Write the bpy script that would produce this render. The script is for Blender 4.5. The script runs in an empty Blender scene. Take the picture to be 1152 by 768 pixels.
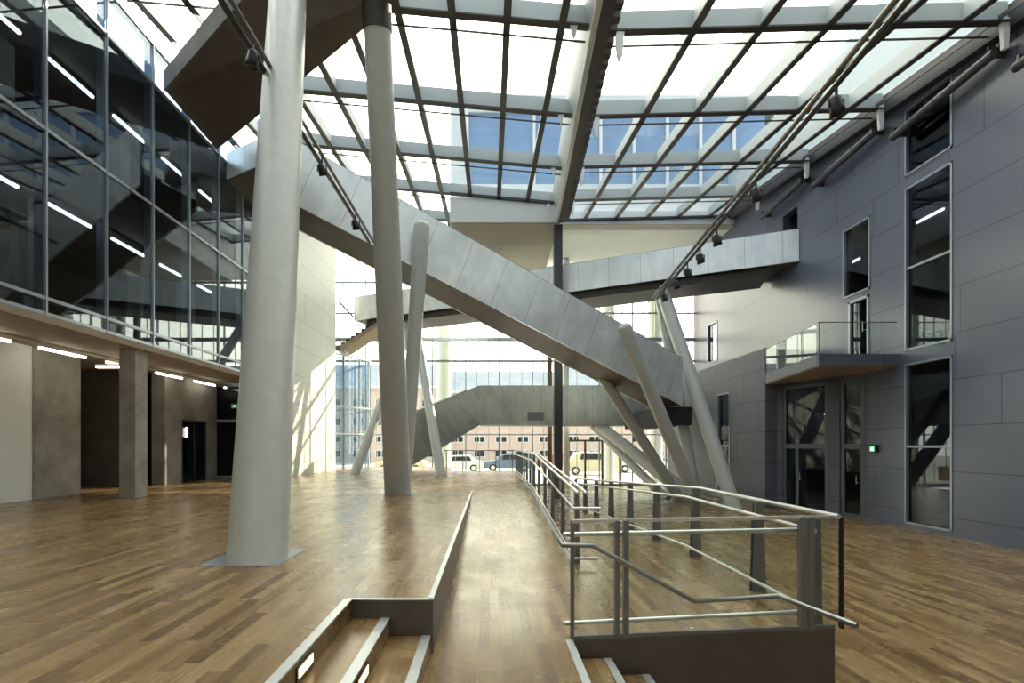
import bpy, math, random
from mathutils import Vector, Matrix
random.seed(7)
S = bpy.context.scene
C = S.collection

# ------------------------------------------------------------------ camera, light, exposure
EYE = 2.25                      # eye height over the lower floor (metres)
FPX = 550.0
cam_d = bpy.data.cameras.new('camera')
cam = bpy.data.objects.new('camera', cam_d)
C.objects.link(cam)
S.camera = cam
cam.location = (0, 0, EYE)
cam.rotation_euler = (math.pi / 2, 0, 0)
cam_d.sensor_width = 36
cam_d.lens = FPX / 1152 * 36
cam_d.shift_x = (576 - 551) / 1152
cam_d.shift_y = (500 - 384) / 1152
cam_d.clip_start = 0.05
cam_d.clip_end = 500
S.view_settings.view_transform = 'Standard'
S.view_settings.look = 'None'
S.view_settings.gamma = 1.0
S.view_settings.exposure = 0.0
S.view_settings.use_curve_mapping = False
S.cycles.use_denoising = True
S.cycles.max_bounces = 10
S.cycles.transparent_max_bounces = 24
S.cycles.sample_clamp_indirect = 6

world = bpy.data.worlds.new('sky')
S.world = world
world.use_nodes = True
bgn = world.node_tree.nodes['Background']
_nt = world.node_tree
_tc = _nt.nodes.new('ShaderNodeTexCoord')
_sep = _nt.nodes.new('ShaderNodeSeparateXYZ')
_nt.links.new(_tc.outputs['Generated'], _sep.inputs[0])
_mr = _nt.nodes.new('ShaderNodeMapRange')          # hazy bright half of the sky lies towards the low sun
_mr.inputs['From Min'].default_value = -0.7
_mr.inputs['From Max'].default_value = 0.9
_nt.links.new(_sep.outputs['Y'], _mr.inputs['Value'])
_cr = _nt.nodes.new('ShaderNodeValToRGB')
_cr.color_ramp.elements[0].color = (.12, .14, .175, 1)
_cr.color_ramp.elements[1].color = (1.0, .94, .78, 1)
_e = _cr.color_ramp.elements.new(.45)
_e.color = (.60, .62, .61, 1)
_nt.links.new(_mr.outputs[0], _cr.inputs[0])
_nt.links.new(_cr.outputs[0], bgn.inputs[0])
bgn.inputs[1].default_value = 7.0

sun_d = bpy.data.lights.new('sun', 'SUN')
sun_d.energy = 10.0
sun_d.angle = math.radians(0.6)
sun_d.color = (1.0, 0.9, 0.7)
sun = bpy.data.objects.new('sun', sun_d)
C.objects.link(sun)
sun.location = (30, 50, 30)
sun.rotation_euler = Vector((-0.62, -0.66, -0.42)).to_track_quat('-Z', 'Y').to_euler()

# ------------------------------------------------------------------ materials
def mat(name, col, rough=0.6, metal=0.0, emit=None, spec=None):
    m = bpy.data.materials.new(name)
    m.use_nodes = True
    b = m.node_tree.nodes['Principled BSDF']
    b.inputs['Base Color'].default_value = (*col, 1)
    b.inputs['Roughness'].default_value = rough
    b.inputs['Metallic'].default_value = metal
    if spec is not None:
        b.inputs['Specular IOR Level'].default_value = spec
    if emit:
        b.inputs['Emission Color'].default_value = (*col, 1)
        b.inputs['Emission Strength'].default_value = emit
    return m

def N(m, t, **kw):
    n = m.node_tree.nodes.new(t)
    for k, v in kw.items():
        setattr(n, k, v)
    return n

def L(m, a, b):
    m.node_tree.links.new(a, b)

def val(m, op, a, b=None, c=None):
    n = N(m, 'ShaderNodeMath', operation=op)
    for i, v in enumerate((a, b, c)):
        if v is None:
            continue
        if isinstance(v, (int, float)):
            n.inputs[i].default_value = v
        else:
            L(m, v, n.inputs[i])
    return n.outputs[0]

def mix(m, fac, a, b, blend='MIX'):
    n = N(m, 'ShaderNodeMix', data_type='RGBA', blend_type=blend)
    for i, v in ((0, fac), (6, a), (7, b)):
        if isinstance(v, (int, float)):
            n.inputs[i].default_value = v
        elif isinstance(v, tuple):
            n.inputs[i].default_value = (*v, 1)
        else:
            L(m, v, n.inputs[i])
    return n.outputs[2]

def pos(m):
    g = N(m, 'ShaderNodeNewGeometry')
    s = N(m, 'ShaderNodeSeparateXYZ')
    L(m, g.outputs['Position'], s.inputs[0])
    return g.outputs['Position'], s.outputs

def noise(m, vec, scale, detail=4, rough=0.6, dist=0.0):
    n = N(m, 'ShaderNodeTexNoise')
    n.inputs['Scale'].default_value = scale
    n.inputs['Detail'].default_value = detail
    n.inputs['Roughness'].default_value = rough
    n.inputs['Distortion'].default_value = dist
    L(m, vec, n.inputs['Vector'])
    return n.outputs['Fac']

def combine(m, x, y, z):
    n = N(m, 'ShaderNodeCombineXYZ')
    for i, v in enumerate((x, y, z)):
        if isinstance(v, (int, float)):
            n.inputs[i].default_value = v
        else:
            L(m, v, n.inputs[i])
    return n.outputs[0]

def ramp(m, fac, stops):
    n = N(m, 'ShaderNodeValToRGB')
    e = n.color_ramp.elements
    while len(e) < len(stops):
        e.new(0.5)
    for k, (p, c) in enumerate(stops):
        e[k].position = p
        e[k].color = (*c, 1)
    L(m, fac, n.inputs[0])
    return n.outputs[0]

def wood_mat():
    m = mat('oak_parquet', (.4, .25, .12), .3)
    b = m.node_tree.nodes['Principled BSDF']
    p, s = pos(m)
    W, LEN = .095, .82
    row = val(m, 'FLOOR', val(m, 'DIVIDE', s[0], W))
    wn = N(m, 'ShaderNodeTexWhiteNoise', noise_dimensions='1D')
    L(m, row, wn.inputs['W'])
    u = val(m, 'ADD', val(m, 'DIVIDE', s[1], LEN), val(m, 'MULTIPLY', wn.outputs['Value'], 7.3))
    brd = val(m, 'FLOOR', u)
    wn2 = N(m, 'ShaderNodeTexWhiteNoise', noise_dimensions='2D')
    L(m, combine(m, row, brd, 0.0), wn2.inputs['Vector'])
    col = ramp(m, wn2.outputs['Value'], [(0, (.095, .052, .021)), (.3, (.17, .105, .045)), (.7, (.235, .152, .070)), (1, (.31, .218, .112))])
    gr = noise(m, combine(m, val(m, 'MULTIPLY', s[0], 60.0), val(m, 'MULTIPLY', s[1], 3.0), wn2.outputs['Value']), 1.0, 5, .65)
    col = mix(m, .7, col, ramp(m, gr, [(.3, (.16, .12, .08)), (.7, (.80, .76, .68))]), 'SOFT_LIGHT')
    big = noise(m, p, .35, 3)
    col = mix(m, val(m, 'MULTIPLY', big, .35), col, (.24, .157, .072))
    fx = val(m, 'FRACT', val(m, 'DIVIDE', s[0], W))
    fu = val(m, 'FRACT', u)
    gap = val(m, 'MAXIMUM', val(m, 'LESS_THAN', fx, .03), val(m, 'LESS_THAN', fu, .005))
    col = mix(m, val(m, 'MULTIPLY', gap, .55), col, (.12, .06, .03))
    L(m, col, b.inputs['Base Color'])
    r = val(m, 'ADD', .16, val(m, 'MULTIPLY', noise(m, p, 1.7, 4), .22))
    b.inputs['Specular IOR Level'].default_value = .75
    L(m, r, b.inputs['Roughness'])
    bp = N(m, 'ShaderNodeBump')
    bp.inputs['Strength'].default_value = .06
    bp.inputs['Distance'].default_value = .01
    L(m, noise(m, p, 1.3, 2), bp.inputs['Height'])
    L(m, bp.outputs[0], b.inputs['Normal'])
    return m

def panel_mat(name, col, axis, H=1.12, W=2.35, z0=.46, jcol=(.03, .03, .035), vari=.12, rough=.55, jw=.018, haxis=2):
    """stone / fibre-cement cladding in courses with staggered vertical joints; axis 1 = runs along Y, 0 = along X"""
    m = mat(name, col, rough)
    b = m.node_tree.nodes['Principled BSDF']
    p, s = pos(m)
    h = val(m, 'DIVIDE', val(m, 'SUBTRACT', s[haxis], z0), H)
    row = val(m, 'FLOOR', h)
    wn = N(m, 'ShaderNodeTexWhiteNoise', noise_dimensions='1D')
    L(m, row, wn.inputs['W'])
    u = val(m, 'ADD', val(m, 'DIVIDE', s[axis], W), val(m, 'MULTIPLY', wn.outputs['Value'], 5.0))
    wn2 = N(m, 'ShaderNodeTexWhiteNoise', noise_dimensions='2D')
    L(m, combine(m, row, val(m, 'FLOOR', u), 0.0), wn2.inputs['Vector'])
    joint = val(m, 'MAXIMUM', val(m, 'LESS_THAN', val(m, 'FRACT', h), jw / H), val(m, 'LESS_THAN', val(m, 'FRACT', u), jw / W))
    g = noise(m, p, 55, 3)
    g2 = noise(m, p, 1.2, 4)
    t = val(m, 'ADD', val(m, 'MULTIPLY', g, .5), val(m, 'ADD', val(m, 'MULTIPLY', wn2.outputs['Value'], .3), val(m, 'MULTIPLY', g2, .4)))
    lo = tuple(c * (1 - vari) for c in col)
    hi = tuple(min(1, c * (1 + vari)) for c in col)
    c = mix(m, t, lo, hi)
    c = mix(m, joint, c, jcol)
    L(m, c, b.inputs['Base Color'])
    return m

def concrete_mat(name, lo, hi, scale=1.3, rough=.75, dots=False):
    m = mat(name, lo, rough)
    b = m.node_tree.nodes['Principled BSDF']
    p, s = pos(m)
    n1 = noise(m, p, scale, 6, .65)
    n2 = noise(m, p, 14, 3)
    t = val(m, 'ADD', val(m, 'MULTIPLY', n1, .8), val(m, 'MULTIPLY', n2, .2))
    L(m, ramp(m, t, [(.32, lo), (.68, hi)]), b.inputs['Base Color'])
    return m

def galv_mat(name, lo, hi, rough=.34, metal=.85, seam=1.25):
    m = mat(name, lo, rough, metal)
    b = m.node_tree.nodes['Principled BSDF']
    uv = N(m, 'ShaderNodeUVMap')
    s = N(m, 'ShaderNodeSeparateXYZ')
    L(m, uv.outputs[0], s.inputs[0])
    p, _ = pos(m)
    st = noise(m, combine(m, val(m, 'MULTIPLY', s.outputs[0], 2.2), val(m, 'MULTIPLY', s.outputs[1], .5), 0.0), 1.0, 4, .6, .4)
    n1 = noise(m, p, 1.1, 5, .6, .8)
    n2 = noise(m, p, 22, 3)
    t = val(m, 'ADD', val(m, 'MULTIPLY', st, .45), val(m, 'ADD', val(m, 'MULTIPLY', n1, .4), val(m, 'MULTIPLY', n2, .15)))
    col = ramp(m, t, [(.33, lo), (.62, hi)])
    f = val(m, 'FRACT', val(m, 'DIVIDE', s.outputs[0], seam))
    col = mix(m, val(m, 'MULTIPLY', val(m, 'LESS_THAN', f, .012), .6), col, (.08, .09, .1))
    L(m, col, b.inputs['Base Color'])
    L(m, val(m, 'ADD', rough - .1, val(m, 'MULTIPLY', n1, .22)), b.inputs['Roughness'])
    bp = N(m, 'ShaderNodeBump')
    bp.inputs['Strength'].default_value = .25
    bp.inputs['Distance'].default_value = .04
    L(m, noise(m, p, .8, 2), bp.inputs['Height'])
    L(m, bp.outputs[0], b.inputs['Normal'])
    return m

def glass_mat(name, tint, refl=1.0, rough=.01, ior=1.5):
    m = bpy.data.materials.new(name)
    m.use_nodes = True
    nt = m.node_tree
    nt.nodes.clear()
    o = N(m, 'ShaderNodeOutputMaterial')
    t = N(m, 'ShaderNodeBsdfTransparent')
    t.inputs[0].default_value = (*tint, 1)
    g = N(m, 'ShaderNodeBsdfGlossy')
    g.inputs['Roughness'].default_value = rough
    g.inputs['Color'].default_value = (.95, .98, 1, 1)
    geo = N(m, 'ShaderNodeNewGeometry')
    dt = N(m, 'ShaderNodeVectorMath', operation='DOT_PRODUCT')
    L(m, geo.outputs['Normal'], dt.inputs[0])
    L(m, geo.outputs['Incoming'], dt.inputs[1])
    c_ = val(m, 'SUBTRACT', 1.0, val(m, 'ABSOLUTE', dt.outputs['Value']))
    f0 = ((ior - 1) / (ior + 1)) ** 2
    fr_ = val(m, 'ADD', f0, val(m, 'MULTIPLY', val(m, 'POWER', c_, 5.0), 1 - f0))
    x = N(m, 'ShaderNodeMixShader')
    L(m, val(m, 'MINIMUM', val(m, 'MULTIPLY', fr_, refl), 1.0), x.inputs[0])
    L(m, t.outputs[0], x.inputs[1])
    L(m, g.outputs[0], x.inputs[2])
    L(m, x.outputs[0], o.inputs[0])
    return m

def brick_mat():
    m = mat('hazy_pink_brick', (.5, .28, .2), .8)
    b = m.node_tree.nodes['Principled BSDF']
    p, s = pos(m)
    n = N(m, 'ShaderNodeTexBrick')
    n.inputs['Color1'].default_value = (.74, .55, .46, 1)  # pink brick paled, the haze of the far end put into its colours
    n.inputs['Color2'].default_value = (.68, .49, .40, 1)
    n.inputs['Mortar'].default_value = (.6, .5, .42, 1)
    n.inputs['Scale'].default_value = 2.0
    L(m, combine(m, s[0], s[2], 0.0), n.inputs['Vector'])
    L(m, n.outputs[0], b.inputs['Base Color'])
    return m

M = {}
M['wood'] = wood_mat()
M['stone'] = panel_mat('grey_stone_cladding', (.085, .098, .145), 1, rough=.3, jw=.026)
M['stone_low'] = panel_mat('dark_stone_cladding', (.10, .108, .135), 1, rough=.6, jw=.024)
M['stone'].node_tree.nodes['Principled BSDF'].inputs['Specular IOR Level'].default_value = .9
M['stone_x'] = panel_mat('grey_stone_cladding_end', (.10, .108, .135), 0, W=.9, rough=.55)
M['light_panel'] = panel_mat('pale_wall_cladding', (.62, .62, .55), 1, W=3.1, jcol=(.3, .29, .25), vari=.06)
M['soffit'] = panel_mat('beige_soffit_boards', (.33, .305, .25), 0, H=1.45, W=2.5, z0=.3, jcol=(.2, .17, .13), vari=.06, haxis=1)
M['conc'] = concrete_mat('cast_concrete', (.17, .155, .13), (.36, .335, .29))
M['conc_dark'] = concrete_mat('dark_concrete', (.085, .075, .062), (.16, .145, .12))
M['plaster'] = concrete_mat('off_white_plaster', (.70, .71, .68), (.77, .78, .75), 3)
M['tan'] = concrete_mat('tan_ceiling_board', (.24, .18, .125), (.33, .255, .18), 2)
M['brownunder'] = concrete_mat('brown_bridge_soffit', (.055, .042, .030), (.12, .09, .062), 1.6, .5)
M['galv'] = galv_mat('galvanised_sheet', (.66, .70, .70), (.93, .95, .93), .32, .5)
M['galv_dull'] = galv_mat('darker_galvanised_sheet', (.30, .32, .32), (.56, .58, .55), .38, .75)  # galvanised sheet in a darker, rougher version
M['col'] = concrete_mat('light_grey_column_paint', (.44, .45, .42), (.51, .52, .48), 5, .35)
M['beam'] = mat('grey_painted_steel', (.38, .41, .40), .5)
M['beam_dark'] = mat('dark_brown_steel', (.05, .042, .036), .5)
M['mull'] = mat('blue_grey_aluminium', (.34, .38, .43), .35, .6)
M['steel'] = mat('brushed_steel', (.66, .66, .64), .34, .9)
M['steel_mid'] = mat('grey_handrail_steel', (.30, .30, .30), .35, .8)
M['steel_dark'] = mat('dark_steel_post', (.19, .20, .21), .38, .5)
M['fascia'] = concrete_mat('brown_steel_plate', (.085, .07, .06), (.13, .11, .095), 4, .42)
M['nosing'] = mat('pale_metal_nosing', (.62, .64, .64), .35, .5)
M['track'] = mat('brownish_track_tube', (.17, .155, .14), .3, .7)
M['black'] = mat('black_plastic', (.012, .012, .014), .35)
M['rail_dark'] = mat('dark_track_metal', (.07, .065, .06), .3, .6)
M['fine'] = mat('straw_grey_aluminium', (.50, .47, .36), .4, .4)
M['white'] = mat('white_paint', (.75, .75, .72), .5)
M['brown'] = mat('brown_door_frame', (.16, .10, .06), .5)
M['tube'] = mat('fluorescent_light', (1, .95, .82), .4, 0, 9.0)
M['amber'] = mat('warm_step_light', (1, .74, .42), .4, 0, 2.2)
M['lens'] = mat('spot_lens', (.3, .3, .33), .1)
M['green'] = mat('green_exit_light', (.05, .65, .2), .4, 0, .9)
M['green_dim'] = mat('dim_green_exit_light', (.05, .45, .16), .4, 0, .15)
M['signwhite'] = mat('white_exit_pictogram', (.9, 1, .9), .4, 0, 1.2)
M['roofglass'] = glass_mat('roof_glass', (.97, .99, .98), .35)
M['facglass'] = glass_mat('facade_glass', (.95, .98, .95), .5)
M['darkglass'] = glass_mat('blue_tinted_glass', (.55, .64, .72), 1.2, .01, 1.65)
M['winglass'] = glass_mat('dark_window_glass', (.42, .48, .58), .75, .01, 1.6)
M['balglass'] = glass_mat('balustrade_glass', (.95, .98, .97), .4)
M['dark'] = mat('dark_interior', (.02, .02, .025), .8)
M['room'] = mat('dim_grey_room', (.10, .10, .105), .8)
M['pave'] = concrete_mat('pale_paving', (.50, .48, .42), (.62, .60, .54), .6)
M['brick'] = brick_mat()
M['slate'] = concrete_mat('blue_grey_slate', (.22, .25, .29), (.32, .35, .39), .4)
M['tower_panel'] = panel_mat('skylit_upper_cladding', (.36, .41, .43), 1, H=1.6, W=3.2, z0=11.5, jcol=(.38, .4, .4), vari=.04)  # stone wall above the roof, paled in colour for sun and sky light
M['blue_pane'] = mat('sky_blue_window_pane', (.22, .33, .48), .15)
M['tower'] = concrete_mat('white_tower_render', (.62, .64, .62), (.70, .72, .70), .5)
M['tyre'] = mat('black_tyre', (.02, .02, .02), .8)
M['leaf'] = concrete_mat('leaf_green', (.06, .10, .03), (.16, .22, .07), 6)
M['bark'] = mat('tree_bark', (.12, .08, .05), .9)
M['shade'] = mat('dark_shade_tube', (.06, .06, .07), .45, .3)
M['shadow_grey'] = mat('shadow_gap_gutter', (.025, .027, .035), .6)  # gutter tone doubles as the shadow between roof edge and wall
M['frame'] = mat('dark_grey_door_frame', (.13, .14, .17), .4, .3)

# ------------------------------------------------------------------ mesh helpers
class MB:
    """collects solid shapes in world coordinates and links them as one mesh object"""
    def __init__(s):
        s.v, s.f, s.smooth = [], [], []
    def add(s, vs, fs, smooth=False):
        o = len(s.v)
        s.v += [tuple(v) for v in vs]
        s.f += [tuple(i + o for i in f) for f in fs]
        s.smooth += [smooth] * len(fs)
        return s
    def box(s, x0, x1, y0, y1, z0, z1):
        x0, x1 = sorted((x0, x1)); y0, y1 = sorted((y0, y1)); z0, z1 = sorted((z0, z1))
        vs = [(x0, y0, z0), (x1, y0, z0), (x1, y1, z0), (x0, y1, z0), (x0, y0, z1), (x1, y0, z1), (x1, y1, z1), (x0, y1, z1)]
        return s.hexa(vs)
    def hexa(s, vs):
        return s.add(vs, [(0, 3, 2, 1), (4, 5, 6, 7), (0, 1, 5, 4), (1, 2, 6, 5), (2, 3, 7, 6), (3, 0, 4, 7)])
    def bar(s, a, b, w, h, up=(0, 0, 1)):
        """rectangular bar from a to b, w sideways, h along up"""
        a, b, up = Vector(a), Vector(b), Vector(up)
        d = (b - a).normalized()
        sx = d.cross(up)
        if sx.length < 1e-4:
            sx = d.cross(Vector((1, 0, 0)))
        sx.normalize()
        u = sx.cross(d).normalized()
        sx *= w / 2; u *= h / 2
        return s.hexa([a - sx - u, a + sx - u, b + sx - u, b - sx - u, a - sx + u, a + sx + u, b + sx + u, b - sx + u])
    def tube(s, pts, r, n=16, r2=None, cap=True):
        pts = [Vector(p) for p in pts]
        rs = [r] * len(pts) if r2 is None else [r + (r2 - r) * k / (len(pts) - 1) for k in range(len(pts))]
        vs, fs = [], []
        prev = None
        for k, p in enumerate(pts):
            if k == 0: d = (pts[1] - p).normalized()
            elif k == len(pts) - 1: d = (p - pts[k - 1]).normalized()
            else: d = ((p - pts[k - 1]).normalized() + (pts[k + 1] - p).normalized()).normalized()
            if prev is None:
                ref = Vector((0, 0, 1)) if abs(d.z) < .9 else Vector((1, 0, 0))
                sx = d.cross(ref).normalized()
            else:
                sx = (prev - d * prev.dot(d)).normalized()
            prev = sx
            u = sx.cross(d)
            for j in range(n):
                a = 2 * math.pi * j / n
                vs.append(p + (sx * math.cos(a) + u * math.sin(a)) * rs[k])
        for k in range(len(pts) - 1):
            for j in range(n):
                fs.append((k * n + j, k * n + (j + 1) % n, (k + 1) * n + (j + 1) % n, (k + 1) * n + j))
        s.add(vs, fs, True)
        if cap:
            s.add(vs[:n], [tuple(range(n - 1, -1, -1))])
            s.add(vs[-n:], [tuple(range(n))])
        return s
    def lathe(s, c, axis, prof, n=18):
        """prof: (distance along axis, radius)"""
        c, d = Vector(c), Vector(axis).normalized()
        ref = Vector((0, 0, 1)) if abs(d.z) < .9 else Vector((1, 0, 0))
        sx = d.cross(ref).normalized(); u = sx.cross(d)
        vs, fs = [], []
        for t, r in prof:
            for j in range(n):
                a = 2 * math.pi * j / n
                vs.append(c + d * t + (sx * math.cos(a) + u * math.sin(a)) * r)
        for k in range(len(prof) - 1):
            for j in range(n):
                fs.append((k * n + j, k * n + (j + 1) % n, (k + 1) * n + (j + 1) % n, (k + 1) * n + j))
        return s.add(vs, fs, True)
    def prism(s, poly, ext):
        """poly: 3-D outline, ext: extrusion vector"""
        n = len(poly)
        p = [Vector(q) for q in poly]; e = Vector(ext)
        vs = p + [q + e for q in p]
        fs = [tuple(range(n - 1, -1, -1)), tuple(range(n, 2 * n))]
        fs += [(j, (j + 1) % n, n + (j + 1) % n, n + j) for j in range(n)]
        return s.add(vs, fs)
    def build(s, name, m, parent=None, uvdir=None, bevel=0):
        me = bpy.data.meshes.new(name)
        off = parent.matrix_world.translation if parent else Vector((0, 0, 0))
        if parent:
            off = root_loc(parent)
        me.from_pydata([tuple(Vector(v) - off) for v in s.v], [], s.f)
        me.materials.append(m)
        me.polygons.foreach_set('use_smooth', s.smooth)
        if uvdir is not None:
            uvl = me.uv_layers.new(name='UVMap')
            d = Vector(uvdir)
            for lp in me.loops:
                co = me.vertices[lp.vertex_index].co
                uvl.data[lp.index].uv = (co.dot(d), co.z)
        me.update()
        import bmesh
        bm = bmesh.new(); bm.from_mesh(me)
        bmesh.ops.recalc_face_normals(bm, faces=bm.faces)
        bm.to_mesh(me); bm.free()
        o = bpy.data.objects.new(name, me)
        C.objects.link(o)
        if parent:
            o.parent = parent
        if bevel:
            b = o.modifiers.new('bevel', 'BEVEL'); b.width = bevel; b.segments = 2; b.limit_method = 'ANGLE'
        return o

def root_loc(o):
    v = Vector(o.location)
    while o.parent:
        o = o.parent
        v += Vector(o.location)
    return v

def tag(o, label, cat, group=None, kind=None):
    o['label'] = label; o['category'] = cat
    if group: o['group'] = group
    if kind: o['kind'] = kind
    return o

def thing(name, loc, label, cat, group=None):
    o = bpy.data.objects.new(name, None)
    C.objects.link(o)
    o.location = loc
    o.empty_display_size = .2
    return tag(o, label, cat, group)

def struct(o, label=None, cat=None):
    o['kind'] = 'structure'
    if label: o['label'] = label
    if cat: o['category'] = cat
    return o

def sroot(name, loc, label, cat):
    o = bpy.data.objects.new(name, None)
    C.objects.link(o)
    o.location = loc
    return struct(o, label, cat)

def wall_boxes(mb, axis, p0, p1, a0, a1, z0, z1, holes):
    """slab between p0..p1 across, a0..a1 along, with rectangular holes (a0,a1,z0,z1)"""
    A = sorted({a0, a1, *[h[0] for h in holes], *[h[1] for h in holes]})
    for i in range(len(A) - 1):
        am = (A[i] + A[i + 1]) / 2
        zs = sorted([(h[2], h[3]) for h in holes if h[0] < am < h[1]])
        z = z0
        spans = []
        for q0, q1 in zs:
            if q0 > z: spans.append((z, q0))
            z = max(z, q1)
        if z < z1: spans.append((z, z1))
        for q0, q1 in spans:
            if axis == 'Y': mb.box(p0, p1, A[i], A[i + 1], q0, q1)
            else: mb.box(A[i], A[i + 1], p0, p1, q0, q1)

# heights of the floors
ZU, ZL = 1.03, .60              # upper floor, landing
XR = 11.27                      # right wall
XE = -.46                       # edge of the upper floor
XK = 1.15                       # railing between the two ramps
XG = -8.0                       # left curtain wall
YF = 27.0                       # far glass facade
def zr1(y):                     # ramp up to the upper floor
    return min(ZU, max(ZL, ZL + (y - 6.3) / 6.6 * (ZU - ZL)))
def zr2(y):                     # ramp down to the lower floor
    return max(0.0, min(ZL, ZL - (y - 7.2) / 10.6 * ZL))

# ------------------------------------------------------------------ floors
f = MB().box(-.3, XR + .2, -4, YF, -.2, 0).build('floor', M['wood'])
struct(f, 'lower oak parquet floor along the grey stone wall', 'floor')
f = MB()
f.box(-13.2, -1.1, -4, 3.86, .3, ZU)
f.box(-13.2, XE, 3.86, 12.9, .3, ZU)
f.box(-13.2, XK, 12.9, 22.6, .3, ZU)
f.box(-13.2, -2.1, 22.6, YF, .3, ZU)
struct(f.build('floor', M['wood']), 'upper oak parquet floor carrying the leaning columns', 'floor')
f = MB()
f.box(XE, .69, -4, 4.16, .1, ZL)
f.box(XE, .69, 4.16, 6.3, .1, ZL)
f.hexa([(.69, 4.16, .1), (3.08, 4.42, .1), (3.08, 6.3, .1), (.69, 6.3, .1), (.69, 4.16, ZL), (3.08, 4.42, ZL), (3.08, 6.3, ZL), (.69, 6.3, ZL)])
f.box(XK, 3.08, 6.3, 7.2, .1, ZL)
struct(f.build('floor', M['wood']), 'oak parquet landing between the steps and both ramps', 'floor')
f = MB().prism([(XE, 6.3, .1), (XE, 12.9, .1), (XE, 12.9, ZU), (XE, 6.3, ZL)], (XK - XE, 0, 0))
struct(f.build('floor', M['wood']), 'oak ramp rising to the upper floor left of the long railing', 'ramp')
f = MB().prism([(XK, 7.2, .005), (XK, 17.8, .005), (XK, 7.2, ZL)], (3.08 - XK, 0, 0))
struct(f.build('floor', M['wood']), 'oak ramp sinking to the lower floor right of the long railing', 'ramp')

# steel edge plates of the raised floors
t = MB().prism([(XE, 3.86, ZL - .3), (XE, 6.3, ZL - .1), (XE, 12.9, ZU), (XE, 3.86, ZU)], (.012, 0, 0))
struct(t.build('trim_1', M['fascia']), 'brown steel edge plate tapering along the rising ramp', 'edge plate')
t = MB().prism([(-1.1, 3.85, ZU), (-1.1, 3.85, ZU - .143), (-.80, 3.85, ZU - .143), (-.80, 3.85, ZL + .143), (XE + .012, 3.85, ZL + .143), (XE + .012, 3.85, ZU)], (0, .012, 0))
struct(t.build('trim_2', M['fascia']), 'brown stepped end plate closing the short stair', 'edge plate')
t = MB().box(XE - .03, XE + .014, 3.85, 12.9, ZU - .004, ZU + .004).box(-1.13, XE, 3.845, 3.88, ZU - .004, ZU + .004)
struct(t.build('trim_3', M['nosing']), 'thin metal strip along the edge of the upper floor', 'edge strip')
t = MB().hexa([(.69, 4.13, 0), (3.10, 4.39, 0), (3.10, 4.42, 0), (.69, 4.16, 0), (.69, 4.13, ZL), (3.10, 4.39, ZL), (3.10, 4.42, ZL), (.69, 4.16, ZL)])
struct(t.build('trim_4', M['fascia']), 'dark brown steel panel below the front railing', 'edge plate')
t = MB().prism([(3.08, 4.42, 0), (3.08, 17.8, 0), (3.08, 7.2, ZL), (3.08, 4.42, ZL)], (.02, 0, 0))
struct(t.build('trim_5', M['fascia']), 'dark steel side plate under the right railing', 'edge plate')
t = MB().prism([(XK, 7.2, .0), (XK, 22.6, 0), (XK, 22.6, ZU), (XK, 12.9, ZU), (XK, 6.3, ZL)], (.02, 0, 0))
struct(t.build('trim_6', M['fascia']), 'steel side plate below the long railing between the ramps', 'edge plate')
t = MB().bar((XK - .02, 6.75, ZL + .035), (XK - .02, 12.9, ZU + .015), .05, .03).bar((XK - .02, 12.9, ZU + .015), (XK - .02, 22.6, ZU + .015), .05, .03)
struct(t.build('trim_7', M['nosing']), 'pale kerb strip at the foot of the long railing', 'kerb')

# steps on the left: three risers from the upper floor to the landing
st = thing('staircase', (-.8, 2.4, ZL), 'short wooden steps with metal nosings and lit risers, left foreground', 'stairs')
for k, (x0, x1, z) in enumerate([(-1.1, -.81, ZU - .143), (-.81, -.49, ZU - .286)]):
    MB().box(x0, x1 + .02, -3.9, 3.85, ZL - .02, z).build('tread', M['wood'], st)
    MB().box(x1 - .045, x1 + .025, -3.9, 3.85, z - .005, z + .006).build('nosing', M['nosing'], st)
MB().box(-1.15, -1.085, -3.9, 3.85, ZU - .005, ZU + .006).build('nosing', M['nosing'], st)
MB().box(-1.1, -1.088, -3.9, 3.85, ZU - .143, ZU - .006).build('riser', M['wood'], st)
for x, z, y in ((-1.085, ZU - .075, 2.87), (-.785, ZU - .215, 3.02)):
    o = thing('step_light', (x, y, z), 'small warm recessed lamp in the %s riser of the left steps' % ('uppermost' if z > .9 else 'second'), 'step light', 'recessed lamps in the left steps')
    MB().box(x - .004, x + .006, y - .13, y + .13, z - .045, z + .045).build('frame', M['rail_dark'], o)
    MB().box(x + .004, x + .009, y - .11, y + .11, z - .028, z + .028).build('lens', M['amber'], o)

# steps on the right: down to the lower floor
st = thing('staircase', (1.2, 2.4, 0), 'wooden steps descending right in front of the brown steel panel', 'stairs')
for k in range(3):
    x0 = .69 + .33 * k; z = ZL - .15 * (k + 1)
    MB().box(x0, x0 + .33, -3.9, 4.12 + .03 * k, 0, z).build('tread', M['wood'], st)
    MB().box(x0 + .27, x0 + .335, -3.9, 4.12 + .03 * k, z - .006, z + .005).build('nosing', M['nosing'], st)
MB().box(.64, .70, -3.9, 4.13, ZL - .006, ZL + .006).build('nosing', M['nosing'], st)

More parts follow.
